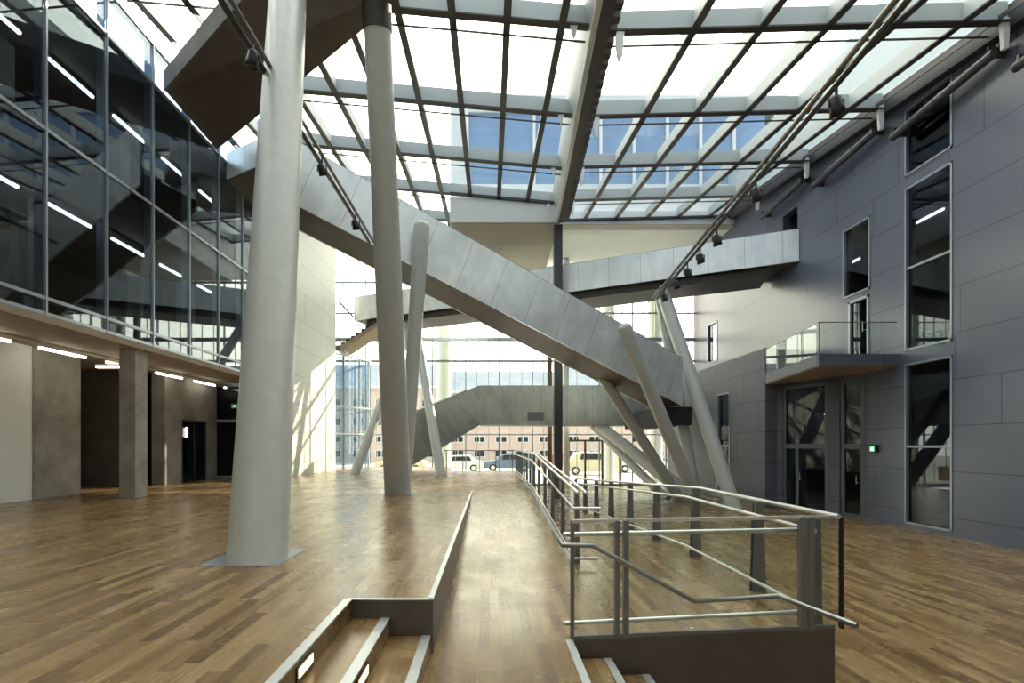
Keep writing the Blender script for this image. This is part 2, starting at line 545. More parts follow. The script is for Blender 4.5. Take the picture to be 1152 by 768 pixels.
# ------------------------------------------------------------------ right wall
W_top = 11.5
holes = [(11.9, 13.27, .12, 4.43), (11.9, 13.27, 4.79, 9.17), (11.9, 13.27, 9.5, 11.3),
         (14.48, 15.6, 6.88, 9.04), (14.52, 15.35, 4.75, 6.72), (24.2, 25.3, 6.43, 8.4), (17.9, 18.8, 9.2, 11.0),
         (14.6, 17.4, 0, 4.39)]
w = MB()
wall_boxes(w, 'Y', XR, XR + .3, -4, YF, 0, W_top, holes)
struct(w.build('wall_right', M['stone']), 'tall grey stone clad wall with joints, right side', 'wall')
struct(MB().prism([(XR, 9.1, 11.5), (XR, YF, 11.5), (XR, YF, 13.74)], (.3, 0, 0)).build('wall_right', M['stone']), 'top wedge of the grey stone wall under the roof edge', 'wall')
struct(MB().prism([(XR, -4, 11.5), (XR, 9.1, 11.5), (XR, YF, 13.74), (XR, YF, 15), (XR, -4, 15)], (.3, 0, 0)).build('wall_right', M['tower_panel']), 'upper wall with sky-lit paleness in its colour, seen through the right roof slope', 'wall')
# lower volume that stands out into the hall, cut-off corner with the doors
w = MB()
wall_boxes(w, 'Y', 9.8, 10.05, 17.4, YF, 0, 5.7, [(19.96, 21.05, .1, 4.4)])
w.box(10.05, XR, 17.65, YF, 5.45, 5.7)
struct(w.build('wall_right', M['stone_low']), 'low grey stone volume standing out from the right wall', 'wall')
w = MB().box(10.05, 10.25, 17.42, 17.65, 0, 5.7).box(10.25, XR, 17.45, 17.65, 4.39, 5.45)
struct(w.build('wall_right', M['stone_x']), 'narrow stone end face beside the glazed doors', 'wall')

def window(n, x, y0, y1, z0, z1, trans, label, room=1.6, fr=.05):
    r = sroot('window_%d' % n, (x, y0, z0), label, 'window')
    fm = MB()
    fm.box(x - .02, x + .14, y0, y0 + fr, z0, z1).box(x - .02, x + .14, y1 - fr, y1, z0, z1)
    fm.box(x - .02, x + .14, y0, y1, z0, z0 + fr).box(x - .02, x + .14, y0, y1, z1 - fr, z1)
    for tz in trans: fm.box(x - .01, x + .12, y0, y1, tz - .03, tz + .03)
    fm.build('window_frame', M['mull'], r)
    MB().box(x + .06, x + .08, y0 + fr, y1 - fr, z0 + fr, z1 - fr).build('window_pane', M['winglass'], r)
    return r
window(1, XR, 11.9, 13.27, .12, 4.43, [2.2], 'tall ground-floor window with one crossbar in the stone wall')
window(2, XR, 11.9, 13.27, 4.79, 9.17, [6.99], 'tallest window above the ground-floor window, two panes')
window(3, XR, 11.9, 13.27, 9.5, 11.3, [], 'window directly under the glass roof')
window(4, XR, 14.48, 15.6, 6.88, 9.04, [], 'narrow window above the balcony door')
window(5, XR, 24.2, 25.3, 6.43, 8.4, [], 'small far window above the low stone volume')
window(6, 9.8, 19.96, 21.05, .1, 4.4, [2.2], 'slim window in the low stone volume')
d = sroot('door_1', (XR, 14.52, 4.75), 'glazed door opening onto the glass-railed balcony', 'door')
MB().box(XR - .02, XR + .12, 14.52, 14.6, 4.75, 6.72).box(XR - .02, XR + .12, 15.27, 15.35, 4.75, 6.72).box(XR - .02, XR + .12, 14.52, 15.35, 6.64, 6.72).build('door_frame', M['mull'], d)
MB().box(XR + .04, XR + .06, 14.6, 15.27, 4.78, 6.64).build('door_glass', M['winglass'], d)
MB().tube([(XR - .07, 14.68, 5.65), (XR - .07, 14.68, 5.95)], .012, 8).bar((XR - .07, 14.68, 5.7), (XR + .05, 14.68, 5.7), .02, .02).build('door_handle', M['steel'], d)

# dim rooms behind the right wall
w = MB()
w.box(XR + 4.5, XR + 4.7, 5, YF, 0, 13)
struct(w.build('wall_back', M['room']), 'dim rear wall of the rooms behind the stone wall', 'wall')
w = MB()
for z in (4.45, 9.2, 12.6):
    w.box(XR + .3, XR + 4.6, 5, YF, z, z + .3)
w.box(XR + .3, XR + 4.6, 5, 5.2, 0, 12.6).box(XR + .3, XR + 4.6, 18.9, 19.05, 0, 12.6).box(XR + .3, XR + 4.6, 5, YF, -.1, .0)
struct(w.build('ceiling', M['room']), 'dim floors and ceilings of the rooms behind the stone wall', 'ceiling')

def tube_light(x, y0, ln, z, label, group, cross=False, name='fluorescent_lamp'):
    o = thing(name, (x, y0, z), label, 'ceiling light', group)
    if cross:
        MB().box(x, x + ln, y0 - .03, y0 + .03, z + .05, z + .1).build('housing', M['white'], o)
        MB().box(x + .02, x + ln - .02, y0 - .03, y0 + .03, z, z + .05).build('tube', M['tube'], o)
    else:
        MB().box(x - .03, x + .03, y0, y0 + ln, z + .05, z + .1).build('housing', M['white'], o)
        MB().box(x - .03, x + .03, y0 + .02, y0 + ln - .02, z, z + .05).build('tube', M['tube'], o)
    return o
tube_light(XR + 1.0, 13.2, 1.2, 8.6, 'white tube lamp seen in the tall two-pane right window', 'lamps behind the right windows')
tube_light(XR + 1.0, 16.2, 1.0, 8.4, 'short tube lamp seen in the window above the balcony door', 'lamps behind the right windows')
tube_light(XR + 1.6, 18.0, .8, 3.4, 'short tube lamp seen through the glazed entrance doors', 'lamps behind the right windows')

# glazed entrance in the angled wall
A = Vector((XR, 14.6, 0)); B = Vector((10.22, 17.4, 0)); AB = B - A
nrm = Vector((-AB.y, AB.x, 0)).normalized()   # towards the hall
if nrm.x > 0: nrm = -nrm
def aw(mb, t0, t1, z0, z1, d0, d1):
    p, q = A + AB * t0, A + AB * t1
    return mb.hexa([p + nrm * d0 + Vector((0, 0, z0)), q + nrm * d0 + Vector((0, 0, z0)), q + nrm * d1 + Vector((0, 0, z0)), p + nrm * d1 + Vector((0, 0, z0)),
                    p + nrm * d0 + Vector((0, 0, z1)), q + nrm * d0 + Vector((0, 0, z1)), q + nrm * d1 + Vector((0, 0, z1)), p + nrm * d1 + Vector((0, 0, z1))])
w = MB()
aw(w, 0, .03, 0, 4.39, -.2, 0); aw(w, .27, .40, 0, 4.39, -.2, 0); aw(w, .93, 1.0, 0, 4.39, -.2, 0); aw(w, 0, 1, 4.25, 4.39, -.2, 0)
struct(w.build('wall_right', M['stone_low']), 'angled stone wall framing the two glazed doors', 'wall')
for n, (t0, t1, lab) in enumerate([(.03, .27, 'narrow glazed door next to the green exit sign'), (.40, .93, 'wide glazed door at the inner corner under the balcony')]):
    d = sroot('door_%d' % (n + 2), A + AB * t0, lab, 'door')
    m = MB()
    e = .035 if n else .04
    aw(m, t0, t0 + e, 0, 4.25, -.14, -.04); aw(m, t1 - e, t1, 0, 4.25, -.14, -.04)
    aw(m, t0, t1, 2.12, 2.28, -.14, -.04); aw(m, t0, t1, 4.17, 4.25, -.14, -.04); aw(m, t0, t1, 0, .12, -.14, -.04)
    if n: aw(m, .74, .775, 0, 2.2, -.13, -.05)
    m.build('door_frame', M['frame'], d)
    m = MB(); aw(m, t0 + .01, t1 - .01, .1, 4.2, -.10, -.085); m.build('door_glass', M['winglass'], d)
    p = A + AB * (t0 + .07 if not n else .71) + nrm * .02 + Vector((0, 0, 1.05))
    MB().tube([p, p + Vector((0, 0, .25))], .012, 8).bar(p + Vector((0, 0, .04)), p + Vector((0, 0, .04)) - nrm * .09, .02, .02).build('door_handle', M['steel'], d)
o = thing('exit_sign', (XR - .06, 14.28, 2.1), 'green lit exit sign on the right stone wall beside the narrow door', 'exit sign')
MB().box(XR - .10, XR, 14.17, 14.40, 2.03, 2.24).build('housing', M['black'], o)
MB().box(XR - .108, XR - .10, 14.20, 14.37, 2.05, 2.20).build('sign_face', M['green'], o)
g = MB()
x = XR - .112
g.box(x, x + .003, 14.30, 14.315, 2.12, 2.16).box(x, x + .003, 14.285, 14.33, 2.135, 2.145).box(x, x + .003, 14.297, 14.307, 2.07, 2.12).box(x, x + .003, 14.313, 14.323, 2.07, 2.12).box(x, x + .003, 14.30, 14.318, 2.165, 2.185)
g.box(x, x + .003, 14.22, 14.26, 2.07, 2.18)
g.build('pictogram', M['signwhite'], o)

# balcony
o = thing('balcony', (10.2, 15, 4.39), 'stone edged balcony with glass balustrade over the entrance doors', 'balcony')
MB().prism([(9.02, 13.4, 4.42), (XR, 13.4, 4.42), (XR, 17.38, 4.42), (9.8, 17.38, 4.42)], (0, 0, .32)).build('slab', M['stone_x'], o)
MB().prism([(9.05, 13.43, 4.39), (XR, 13.43, 4.39), (XR, 17.38, 4.39), (9.82, 17.38, 4.39)], (0, 0, .03)).build('soffit', M['tan'], o)
g = [((9.06, 13.46), (10.1, 13.46)), ((10.12, 13.46), (11.2, 13.46)), ((9.06, 13.48), (9.25, 14.5)), ((9.26, 14.52), (9.45, 15.6)), ((9.455, 15.62), (9.78, 17.3))]
for (x0, y0), (x1, y1) in g:
    MB().bar((x0, y0, 5.17), (x1, y1, 5.17), .015, .88).build('glass_panel', M['balglass'], o)
    MB().bar((x0, y0, 5.62), (x1, y1, 5.62), .03, .02).build('cap_rail', M['steel_dark'], o)
for x, y in ((9.06, 13.46), (9.25, 14.51), (9.45, 15.61)):
    MB().box(x - .01, x + .01, y - .01, y + .01, 4.74, 5.6).build('edge_strip', M['steel_dark'], o)

# ------------------------------------------------------------------ left side: curtain wall and rooms
YS = [8.78 + 1.4 * k for k in range(-5, 7)]        # mullion positions
y_end = YS[-1]
TZ = [4.60, 4.88, 7.92, 10.8]
def roofL(x, y): return 11.05 + .108 * (y - 10.4) + .09 * (2.7 - x)
def roofR(x, y): return 11.00 + .125 * (y - 10.4) + .025 * (x - 2.9)
cw = thing('curtain_wall', (XG, 9, 4.5), 'blue-grey glazed curtain wall over the left side, rooms behind it', 'curtain wall')
for y in YS:
    MB().box(XG - .17, XG - .01, y - .025, y + .025, 4.56, 11.75).box(XG + .012, XG + .05, y - .018, y + .018, 4.56, 11.75).build('mullion', M['mull'], cw)
for z in TZ + [11.75]:
    MB().box(XG - .15, XG + .04, YS[0], y_end, z - .03, z + .03).build('transom', M['mull'], cw)
for a, b in zip(YS[:-1], YS[1:]):
    for z0, z1 in zip(TZ, TZ[1:] + [11.75]):
        MB().box(XG, XG + .012, a + .03, b - .03, z0 + .03, z1 - .03).build('glass_pane', M['darkglass'], cw)
w = MB().box(-13, XG + .06, -4, y_end + .3, 4.43, 4.56)
struct(w.build('ceiling', M['tan']), 'tan soffit over the left ground floor passage', 'ceiling')
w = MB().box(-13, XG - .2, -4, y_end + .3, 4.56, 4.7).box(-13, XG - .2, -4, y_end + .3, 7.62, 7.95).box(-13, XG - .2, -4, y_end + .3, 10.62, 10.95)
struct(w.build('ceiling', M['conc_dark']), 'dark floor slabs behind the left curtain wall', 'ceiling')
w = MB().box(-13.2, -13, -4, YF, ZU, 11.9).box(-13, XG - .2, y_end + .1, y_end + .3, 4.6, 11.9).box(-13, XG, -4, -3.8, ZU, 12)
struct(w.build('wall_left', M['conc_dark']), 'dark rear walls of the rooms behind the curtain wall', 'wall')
for k, (y, z0, z1) in enumerate([(9.9, 7.95, 10.62), (13.2, 7.95, 10.62), (10.6, 4.7, 7.62), (14.0, 4.7, 7.62), (16.2, 4.7, 7.62)]):
    o = MB().box(-10.4, -10.0, y, y + .4, z0, z1).build('concrete_column', M['conc'], bevel=.01)
    tag(o, '%s dim column behind the %s glazing row' % (('nearer', 'farther', 'nearest', 'middle', 'farthest')[k], 'upper' if z0 > 6 else 'lower'), 'column', 'columns behind the curtain wall')
# rows of tube lamps
ordn = ['nearest', 'second', 'third', 'fourth', 'fifth', 'sixth']
for z, x, row, y0 in ((4.27, -9.5, 'under the tan soffit', 8.5), (7.38, -9.45, 'behind the lower glazing row', 8.6), (10.45, -9.4, 'behind the upper glazing row', 8.6)):
    for k in range(6):
        tube_light(x, y0 + 1.8 * k, 1.2, z, '%s white tube lamp of the row %s' % (ordn[k], row), 'tube lamps ' + row)
tube_light(-9.75, 12.1, .95, 4.15, 'tube lamp set crosswise in the recess left of the square column', 'tube lamps in the recess', True)
o = MB().box(-9.52, -9.48, 5, y_end, 4.372, 4.41)
tag(o.build('lamp_rail', M['white']), 'thin white carrier rail above the passage tube lamps', 'lamp rail')

# ground floor passage walls
struct(MB().box(-10.4, -10.15, -4, 10.85, ZU, 4.43).build('wall_left', M['plaster']), 'off-white plaster wall at the left edge', 'wall')
w = MB().box(-10.4, -10.13, 10.85, 12.1, ZU, 4.43)
struct(w.build('wall_left', M['conc']), 'fair-faced concrete wall left of the dark recess', 'wall')
w = MB().box(-12.2, -12.0, 11.85, 14.9, ZU, 4.43).box(-12, -10.4, 11.9, 12.1, ZU, 4.43).box(-12, -10.35, 14.35, 14.75, ZU, 4.43)
struct(w.build('wall_left', M['conc_dark']), 'dark concrete recess behind the square column', 'wall')
w = MB()
wall_boxes(w, 'Y', -10.2, -9.8, 14.75, 17.6, ZU, 4.43, [(15.55, 16.9, ZU, 3.05)])
struct(w.build('wall_left', M['conc']), 'concrete wall with a dark doorway beyond the square column', 'wall')
struct(MB().box(-12, -8.2, 17.62, 17.8, ZU, 4.43).box(-12, -11.8, 14.75, 17.8, ZU, 4.43).build('wall_left', M['dark']), 'black wall added behind doorway and screen to darken them', 'wall')  # near-black backing added so doorway and glazed screen look unlit
d = sroot('door_4', (-11.95, 12.6, ZU), 'grey double door deep in the dark recess', 'door')
MB().box(-12.0, -11.93, 12.5, 14.2, ZU, 3.25).build('door_frame', M['conc_dark'], d)
for y in (12.58, 13.36):
    l = MB().box(-11.93, -11.89, y, y + .75, ZU + .02, 3.17).build('door_leaf', M['mull'], d)
MB().box(-11.89, -11.84, 13.25, 13.28, 2.0, 2.2).build('door_handle', M['steel'], d)
d = sroot('door_5', (-9.8, 15.55, ZU), 'dark double glazed door in the concrete wall', 'door')
MB().box(-9.86, -9.8, 15.55, 15.62, ZU, 3.05).box(-9.86, -9.8, 16.83, 16.9, ZU, 3.05).box(-9.86, -9.8, 15.55, 16.9, 2.98, 3.05).box(-9.86, -9.8, 16.2, 16.26, ZU, 3.0).build('door_frame', M['rail_dark'], d)
MB().box(-9.84, -9.82, 15.6, 16.85, ZU + .02, 3.0).build('door_glass', M['winglass'], d)
o = MB().box(-9.795, -9.76, 15.72, 15.8, 2.5, 2.8).build('wall_lamp', M['tube'])
tag(o, 'small upright lamp glowing at the dark double door', 'lamp')
# glazed screen beside the doorway
d = sroot('door_6', (-9.3, 17.55, ZU), 'glazed screen with fanlight at the end of the passage', 'door')
m = MB()
for x in (-9.9, -8.9, -8.05): m.box(x - .03, x + .03, 17.5, 17.6, ZU, 4.43)
for z in (3.1, 4.38, ZU + .06): m.box(-9.9, -8.05, 17.5, 17.6, z - .05, z + .05)
m.build('door_frame', M['mull'], d)
MB().box(-9.87, -8.08, 17.54, 17.56, ZU + .1, 4.33).build('door_glass', M['winglass'], d)
o = thing('exit_sign', (-9.0, 17.3, 3.6), 'dim green exit sign hanging at the end of the left passage', 'exit sign')
MB().box(-9.15, -8.8, 17.28, 17.34, 3.52, 3.70).build('housing', M['black'], o)
MB().box(-9.13, -8.82, 17.272, 17.28, 3.54, 3.68).build('sign_face', M['green_dim'], o)
MB().box(-8.98, -8.975, 17.3, 17.32, 3.70, 4.43).build('hanger', M['rail_dark'], o)
MB().prism([(-9.1, 17.268, 3.6), (-9.02, 17.268, 3.6), (-9.02, 17.268, 3.57), (-8.97, 17.268, 3.61), (-9.02, 17.268, 3.65), (-9.02, 17.268, 3.62), (-9.1, 17.268, 3.62)], (0, .004, 0)).build('arrow', M['signwhite'], o)
MB().box(-8.9, -8.85, 17.268, 17.272, 3.56, 3.66).build('pictogram', M['signwhite'], o)

o = MB().box(-8.42, -8.05, 11.1, 11.5, ZU, 4.43).build('square_column', M['conc'], bevel=.012)
tag(o, 'square concrete column under the curtain wall edge', 'column')

# tall pale wall beyond the curtain wall
w = MB().box(-8.2, -7.5, y_end + .3, 23.8, ZU, 13.2).box(-8.0, -7.6, y_end, y_end + .3, ZU, 12)
struct(w.build('wall_left', M['light_panel']), 'tall pale clad wall with sun patches beyond the curtain wall', 'wall')
struct(MB().box(-13.2, -8.2, y_end + .3, 23.8, 11.9, 12.1).build('ceiling', M['conc_dark']), 'flat roof behind the pale wall', 'ceiling')

# wall and added light-blocking strip behind the camera
struct(MB().box(-13.2, XR + .3, -4.3, -4, 0, 13).build('wall_back', M['plaster']), 'plain wall behind the viewer', 'wall')

struct(MB().box(-8, XR, -4, .75, 11.2, 11.5).build('ceiling', M['conc']), 'unseen solid strip added over the viewer to dim the foreground', 'ceiling')  # unseen, added to keep roof light off the foreground
# ------------------------------------------------------------------ glass roof
BY = [.8, 4.0, 7.2, 10.4, 13.7, 16.9, 20.0]
def pt(fn, x, y, dz=0): return (x, y, fn(x, y) + dz)
def roof_panel(fn, x0, x1, y0, y1, dz, x0b=None, x1b=None):
    m = MB()
    vs = [pt(fn, x0, y0, dz), pt(fn, x1, y0, dz), pt(fn, x1b or x1, y1, dz), pt(fn, x0b or x0, y1, dz)]
    m.hexa(vs + [(v[0], v[1], v[2] + .02) for v in vs])
    return m
def xbeam(fn, x0, x1, y, parent):
    MB().bar(pt(fn, x0, y, .245), pt(fn, x1, y, .245), .05, .42).build('beam_web', M['beam'], parent)
    MB().bar(pt(fn, x0, y, .02), pt(fn, x1, y, .02), .16, .035).build('beam_flange', M['beam_dark'], parent)
    MB().bar(pt(fn, x0, y + .38, -.02), pt(fn, x1, y + .38, -.02), .03, .03).build('shade_rod', M['rail_dark'], parent)
rl = thing('glass_roof', (-2, 10, 11.5), 'left slope of the glass roof with its steel grid', 'glass roof')
def XGD(y): return 2.12 + .064 * (y - 9.1)
for y in BY:
    xbeam(roofL, -8.0, XGD(y) - .1, y, rl)
xbeam(roofL, -8.0, -1.64, 23.2, rl); xbeam(roofL, -8.0, -1.64, 26.6, rl)
k = 0
x = 1.54
while x > -8:
    ye = 20.0 if x > -1.64 else 26.8
    MB().bar(pt(roofL, x, .8, .24), pt(roofL, x, ye, .24), .05, .40).build('bar_web', M['beam'], rl)
    MB().bar(pt(roofL, x, .8, .03), pt(roofL, x, ye, .03), .16, .035).build('bar_flange', M['beam_dark'], rl)
    x -= 1.17
for a, b in zip(BY[:-1], BY[1:]):
    roof_panel(roofL, -8.0, XGD(a) - .05, a, b, .46, x1b=XGD(b) - .05).build('glass_sheet', M['roofglass'], rl)
roof_panel(roofL, -8.0, -1.64, 20.0, 27, .46).build('glass_sheet', M['roofglass'], rl)
MB().bar(pt(roofL, -1.64, 19.97, .03), pt(roofL, 2.6, 19.97, .03), .08, .12).build('gasket', M['black'], rl)

rr = thing('glass_roof', (7, 10, 11.3), 'right slope of the glass roof meeting the stone wall', 'glass roof')
for y in BY:
    xbeam(roofR, XGD(y) + .4, 11.0, y, rr)
for x in (4.35, 5.78, 7.2, 8.63, 10.06):
    MB().bar(pt(roofR, x, .8, .24), pt(roofR, x, 22.5, .24), .05, .40).build('bar_web', M['beam'], rr)
    MB().bar(pt(roofR, x, .8, .03), pt(roofR, x, 22.5, .03), .16, .035).build('bar_flange', M['beam_dark'], rr)
MB().bar(pt(roofR, 10.8, .8, .1), pt(roofR, 10.8, 22.5, .1), .03, .1).build('edge_bar', M['beam_dark'], rr)
MB().bar(pt(roofR, 11.14, .8, .14), pt(roofR, 11.14, 22.4, .14), .24, .5).build('edge_gutter', M['shadow_grey'], rr)  # wide dark gutter, painted shade for the gap at the wall
for a, b in zip(BY, BY[1:] + [22.5]):
    roof_panel(roofR, XGD(a) + .3, 11.05, a, b, .46, x0b=XGD(b) + .3).build('glass_sheet', M['roofglass'], rr)
MB().bar(pt(roofR, 3.0, 22.45, .03), pt(roofR, 11.2, 22.45, .03), .08, .10).build('gasket', M['black'], rr)
for y in BY[2:]:
    z = roofR(11, y)
    MB().prism([(10.86, y - .04, z + .1), (11.04, y - .04, z + .1), (11.0, y - .04, z - .55), (10.9, y - .04, z - .55)], (0, .08, 0)).build('bracket', M['white'], rr)
    q = XGD(y) + .55; z = roofR(q, y)
    MB().prism([(q - .1, y - .05, z), (q + .1, y - .05, z), (q + .06, y - .05, z - .5), (q, y - .05, z - .64), (q - .06, y - .05, z - .5)], (0, .05, 0)).build('bracket', M['white'], rr)
for y in BY[2:]:
    q = XGD(y) - .42; z = roofL(q, y)
    MB().prism([(q - .08, y - .05, z), (q + .08, y - .05, z), (q + .04, y - .05, z - .18), (q, y - .05, z - .3), (q - .04, y - .05, z - .18)], (0, .05, 0)).build('bracket', M['white'], rl)

gd = thing('valley_girder', (2.8, 10, 10.9), 'deep steel girder along the valley of the glass roof', 'girder')
def gz(y): return 10.55 + .072 * (y - 9.1)
def gbar(dx, dz, w, h, name, m):
    MB().bar((XGD(.8) + dx, .8, gz(.8) + dz), (XGD(20) + dx, 20, gz(20) + dz), w, h).build(name, m, gd)
def gp(y, dx, dz): return (XGD(y) + dx, y, gz(y) + dz)
MB().hexa([gp(.8, 0, .045), gp(.8, .04, .045), gp(20, .04, .045), gp(20, 0, .045), gp(.8, -.26, 1.2), gp(.8, -.22, 1.2), gp(20, -.22, 1.2), gp(20, -.26, 1.2)]).build('side_plate', M['beam'], gd)
gbar(.12, .02, .25, .05, 'bottom_flange', M['beam_dark'])
gbar(-.06, .16, .09, .05, 'top_edge', M['white'])
gbar(.34, .62, .05, .8, 'side_plate', M['beam'])
for k in range(52):
    y = 3.0 + k * .33
    MB().box(XGD(y) + .25, XGD(y) + .42, y, y + .17, gz(y) + .06, gz(y) + .24).build('cleat', M['beam_dark'], gd)

# rolled shade tubes along the right wall
for k, (y0, y1, z0, z1) in enumerate([(7.2, 10.2, 10.15, 10.1), (10.6, 13.3, 10.75, 10.6), (13.9, 16.6, 11.15, 11.0), (17.1, 19.7, 11.5, 11.4)]):
    o = thing('shade_roller', (10.95, y0, z0), '%s dark roller tube below the roof edge on the stone wall' % ordn[k], 'roller', 'roller tubes along the right wall')
    MB().tube([(10.95, y0, z0), (10.95, y1, z1)], .10, 14).build('roller_tube', M['shade'], o)
    MB().bar((11.07, y0, z0 + .16), (11.07, y1, z1 + .16), .07, .09).build('side_guide', M['rail_dark'], o)
    for y, z in ((y0 + .1, z0), (y1 - .1, z1)):
        MB().box(10.9, XR, y - .02, y + .02, z - .04, z + .2).build('bracket', M['rail_dark'], o)

# ------------------------------------------------------------------ building over the far end
tw = thing('tower_building', (4.8, 25, 11.3), 'pale building above the far end with a band of blue windows', 'building')
MB().box(-1.64, 2.9, 20.0, 27.2, 11.34, 12.35).build('soffit_volume', M['tower'], tw)
MB().box(-1.6, 2.86, 20.04, 27.0, 11.31, 11.335).build('soffit', M['soffit'], tw)
MB().box(2.9, XR, 22.5, 27.2, 12.4, 13.0).build('soffit_volume', M['tower'], tw)
MB().box(2.92, XR, 22.5, 27.0, 12.37, 12.395).build('soffit', M['soffit'], tw)
m = MB()
m.box(-1.85, 14, 23.0, 30, 12.35, 14.5).box(-1.85, 14, 23.0, 30, 17.9, 18.7).box(-1.85, -1.05, 23.0, 30, 14.5, 17.9).box(13.4, 14, 23.0, 30, 14.5, 17.9).box(-1.05, 13.4, 24.5, 30, 14.5, 17.9)
m.build('wall', M['tower'], tw)
for k in range(9):
    x = -1.05 + 1.57 * k
    f_ = MB().box(x - .06, x + .06, 22.98, 23.1, 14.5, 17.9).build('window_frame', M['white'], tw)
    if k < 9:
        MB().box(x + .06, x + 1.51, 23.12, 23.15, 14.5, 17.9).build('window_pane', M['blue_pane'], tw)

# ------------------------------------------------------------------ bridges
def seg_bridge(root, pts, wv, h, slab=.3, side=None, under=None, thick=.06, h0=None):
    """pts: near bottom edge; wv: vector across to the far edge"""
    wv = Vector(wv); wn_ = wv.normalized() * thick
    side = side or M['galv']; under = under or M['brownunder']
    for a, b in zip(pts[:-1], pts[1:]):
        a, b = Vector(a), Vector(b)
        d = (b - a).normalized()
        H = Vector((0, 0, h)); H0 = Vector((0, 0, h0 or h)); Z = Vector((0, 0, slab))
        MB().hexa([a, b, b + wn_, a + wn_, a + H0, b + H, b + wn_ + H, a + wn_ + H0]).build('side_panel', side, root, uvdir=d)
        a2, b2 = a + wv, b + wv
        MB().hexa([a2 - wn_, b2 - wn_, b2, a2, a2 - wn_ + H0, b2 - wn_ + H, b2 + H, a2 + H0]).build('side_panel', side, root, uvdir=d)
        i = wn_ * 1.02; e = Vector((0, 0, .02))
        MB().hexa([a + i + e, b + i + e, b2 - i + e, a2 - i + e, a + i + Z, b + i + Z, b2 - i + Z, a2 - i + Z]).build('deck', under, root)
        MB().tube([a + H0 + wn_ * .5 + Vector((0, 0, .01)), b + H + wn_ * .5 + Vector((0, 0, .01))], .022, 8).build('top_edge', M['steel_dark'], root)

# main stair bridge falling from upper left to lower right
d1, d2 = Vector((-5.45, 13.75, 9.0)), Vector((7.0, 18.3, 3.81))
dr = d2 - d1
sC = d1 - dr * .075
perp = Vector((-dr.y, dr.x, 0)).normalized()
br = thing('stair_bridge', d1, 'long galvanised stair bridge falling from upper left to lower right', 'stair bridge')
seg_bridge(br, [sC, d1 + dr * .86, d2 + dr * .02], perp * 1.75, 1.8, .35)
for k in range(30):
    p = d1 + dr * (k / 30)
    q = p + dr * (1 / 30)
    MB().hexa([p + perp * .07 + Vector((0, 0, .3)), Vector((q.x, q.y, p.z)) + perp * .07 + Vector((0, 0, .3)), Vector((q.x, q.y, p.z)) + perp * 1.68 + Vector((0, 0, .3)), p + perp * 1.68 + Vector((0, 0, .3)),
               p + perp * .07 + Vector((0, 0, .42)), Vector((q.x, q.y, p.z)) + perp * .07 + Vector((0, 0, .42)), Vector((q.x, q.y, p.z)) + perp * 1.68 + Vector((0, 0, .42)), p + perp * 1.68 + Vector((0, 0, .42))]).build('step', M['conc'], br)
# landing that carries its upper end at the curtain wall
o = thing('bridge_landing', (-7.2, 14.6, 10.4), 'dark upper landing between curtain wall and stair bridge', 'landing')
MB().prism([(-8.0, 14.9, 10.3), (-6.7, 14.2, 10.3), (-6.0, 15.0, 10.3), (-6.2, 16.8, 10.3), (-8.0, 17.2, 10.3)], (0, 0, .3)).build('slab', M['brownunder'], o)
MB().hexa([(-8.0, 14.85, 10.32), (-6.7, 14.15, 10.32), (-6.68, 14.2, 10.32), (-8.0, 14.9, 10.32), (-8.0, 14.85, 11.1), (-6.7, 14.15, 11.1), (-6.68, 14.2, 11.1), (-8.0, 14.9, 11.1)]).build('side_panel', M['galv'], o, uvdir=(1, 0, 0))
# lower landing joining the stair bridge and the level bridge
o = thing('bridge_landing', (7.3, 20, 3.0), 'dark lower landing between the stair bridge and the level bridge', 'landing')
MB().box(6.6, 7.75, 18.75, 23.9, 3.0, 3.7).build('slab', M['dark'], o)
# lower bridge
bl = thing('stair_bridge', (-2.46, 16.6, ZU), 'lower galvanised stair bridge rising from the upper floor then level', 'stair bridge')
p0, p2, p3 = Vector((-3.93, 22.37, 1.06)), Vector((-.5, 24.0, 3.21)), Vector((9.3, 24.0, 3.21))
dd = Vector((p2.x - p0.x, p2.y - p0.y, 0)).normalized()
pp = Vector((-dd.y, dd.x, 0))
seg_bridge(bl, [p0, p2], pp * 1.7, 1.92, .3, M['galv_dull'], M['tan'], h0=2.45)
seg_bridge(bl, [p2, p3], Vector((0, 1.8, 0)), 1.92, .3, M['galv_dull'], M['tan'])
MB().box(1.85, 2.65, 23.97, 24.0, 3.45, 3.85).build('inset_panel', M['steel_dark'], bl)
# upper far bridge
e0, e1 = Vector((-6.8, 24.5, 8.46)), Vector((11.25, 17.78, 8.93))
ed = (e1 - e0); ep = Vector((-ed.y, ed.x, 0)).normalized()
be = thing('footbridge', e0, 'pale upper footbridge running to the right stone wall', 'footbridge')
seg_bridge(be, [e0, e0 + ed * .5, e1], ep * 2.2, 1.17, .3, M['galv'], M['brownunder'])
a, b = e0 + ed * .03 + ep * .25, e0 + ed * .95 + ep * .25
MB().hexa([a + Vector((0, 0, -.28)), b + Vector((0, 0, -.28)), b + ep * 1.7 + Vector((0, 0, -.28)), a + ep * 1.7 + Vector((0, 0, -.28)), a, b, b + ep * 1.7, a + ep * 1.7]).build('under_beam', M['beam_dark'], be)
MB().hexa([e0, e0 + ep * 2.2, e0 + ep * 2.2 + ed.normalized() * .06, e0 + ed.normalized() * .06, e0 + Vector((0, 0, 1.17)), e0 + ep * 2.2 + Vector((0, 0, 1.17)), e0 + ep * 2.2 + ed.normalized() * .06 + Vector((0, 0, 1.17)), e0 + ed.normalized() * .06 + Vector((0, 0, 1.17))]).build('end_panel', M['galv'], be, uvdir=(0, 1, 0))
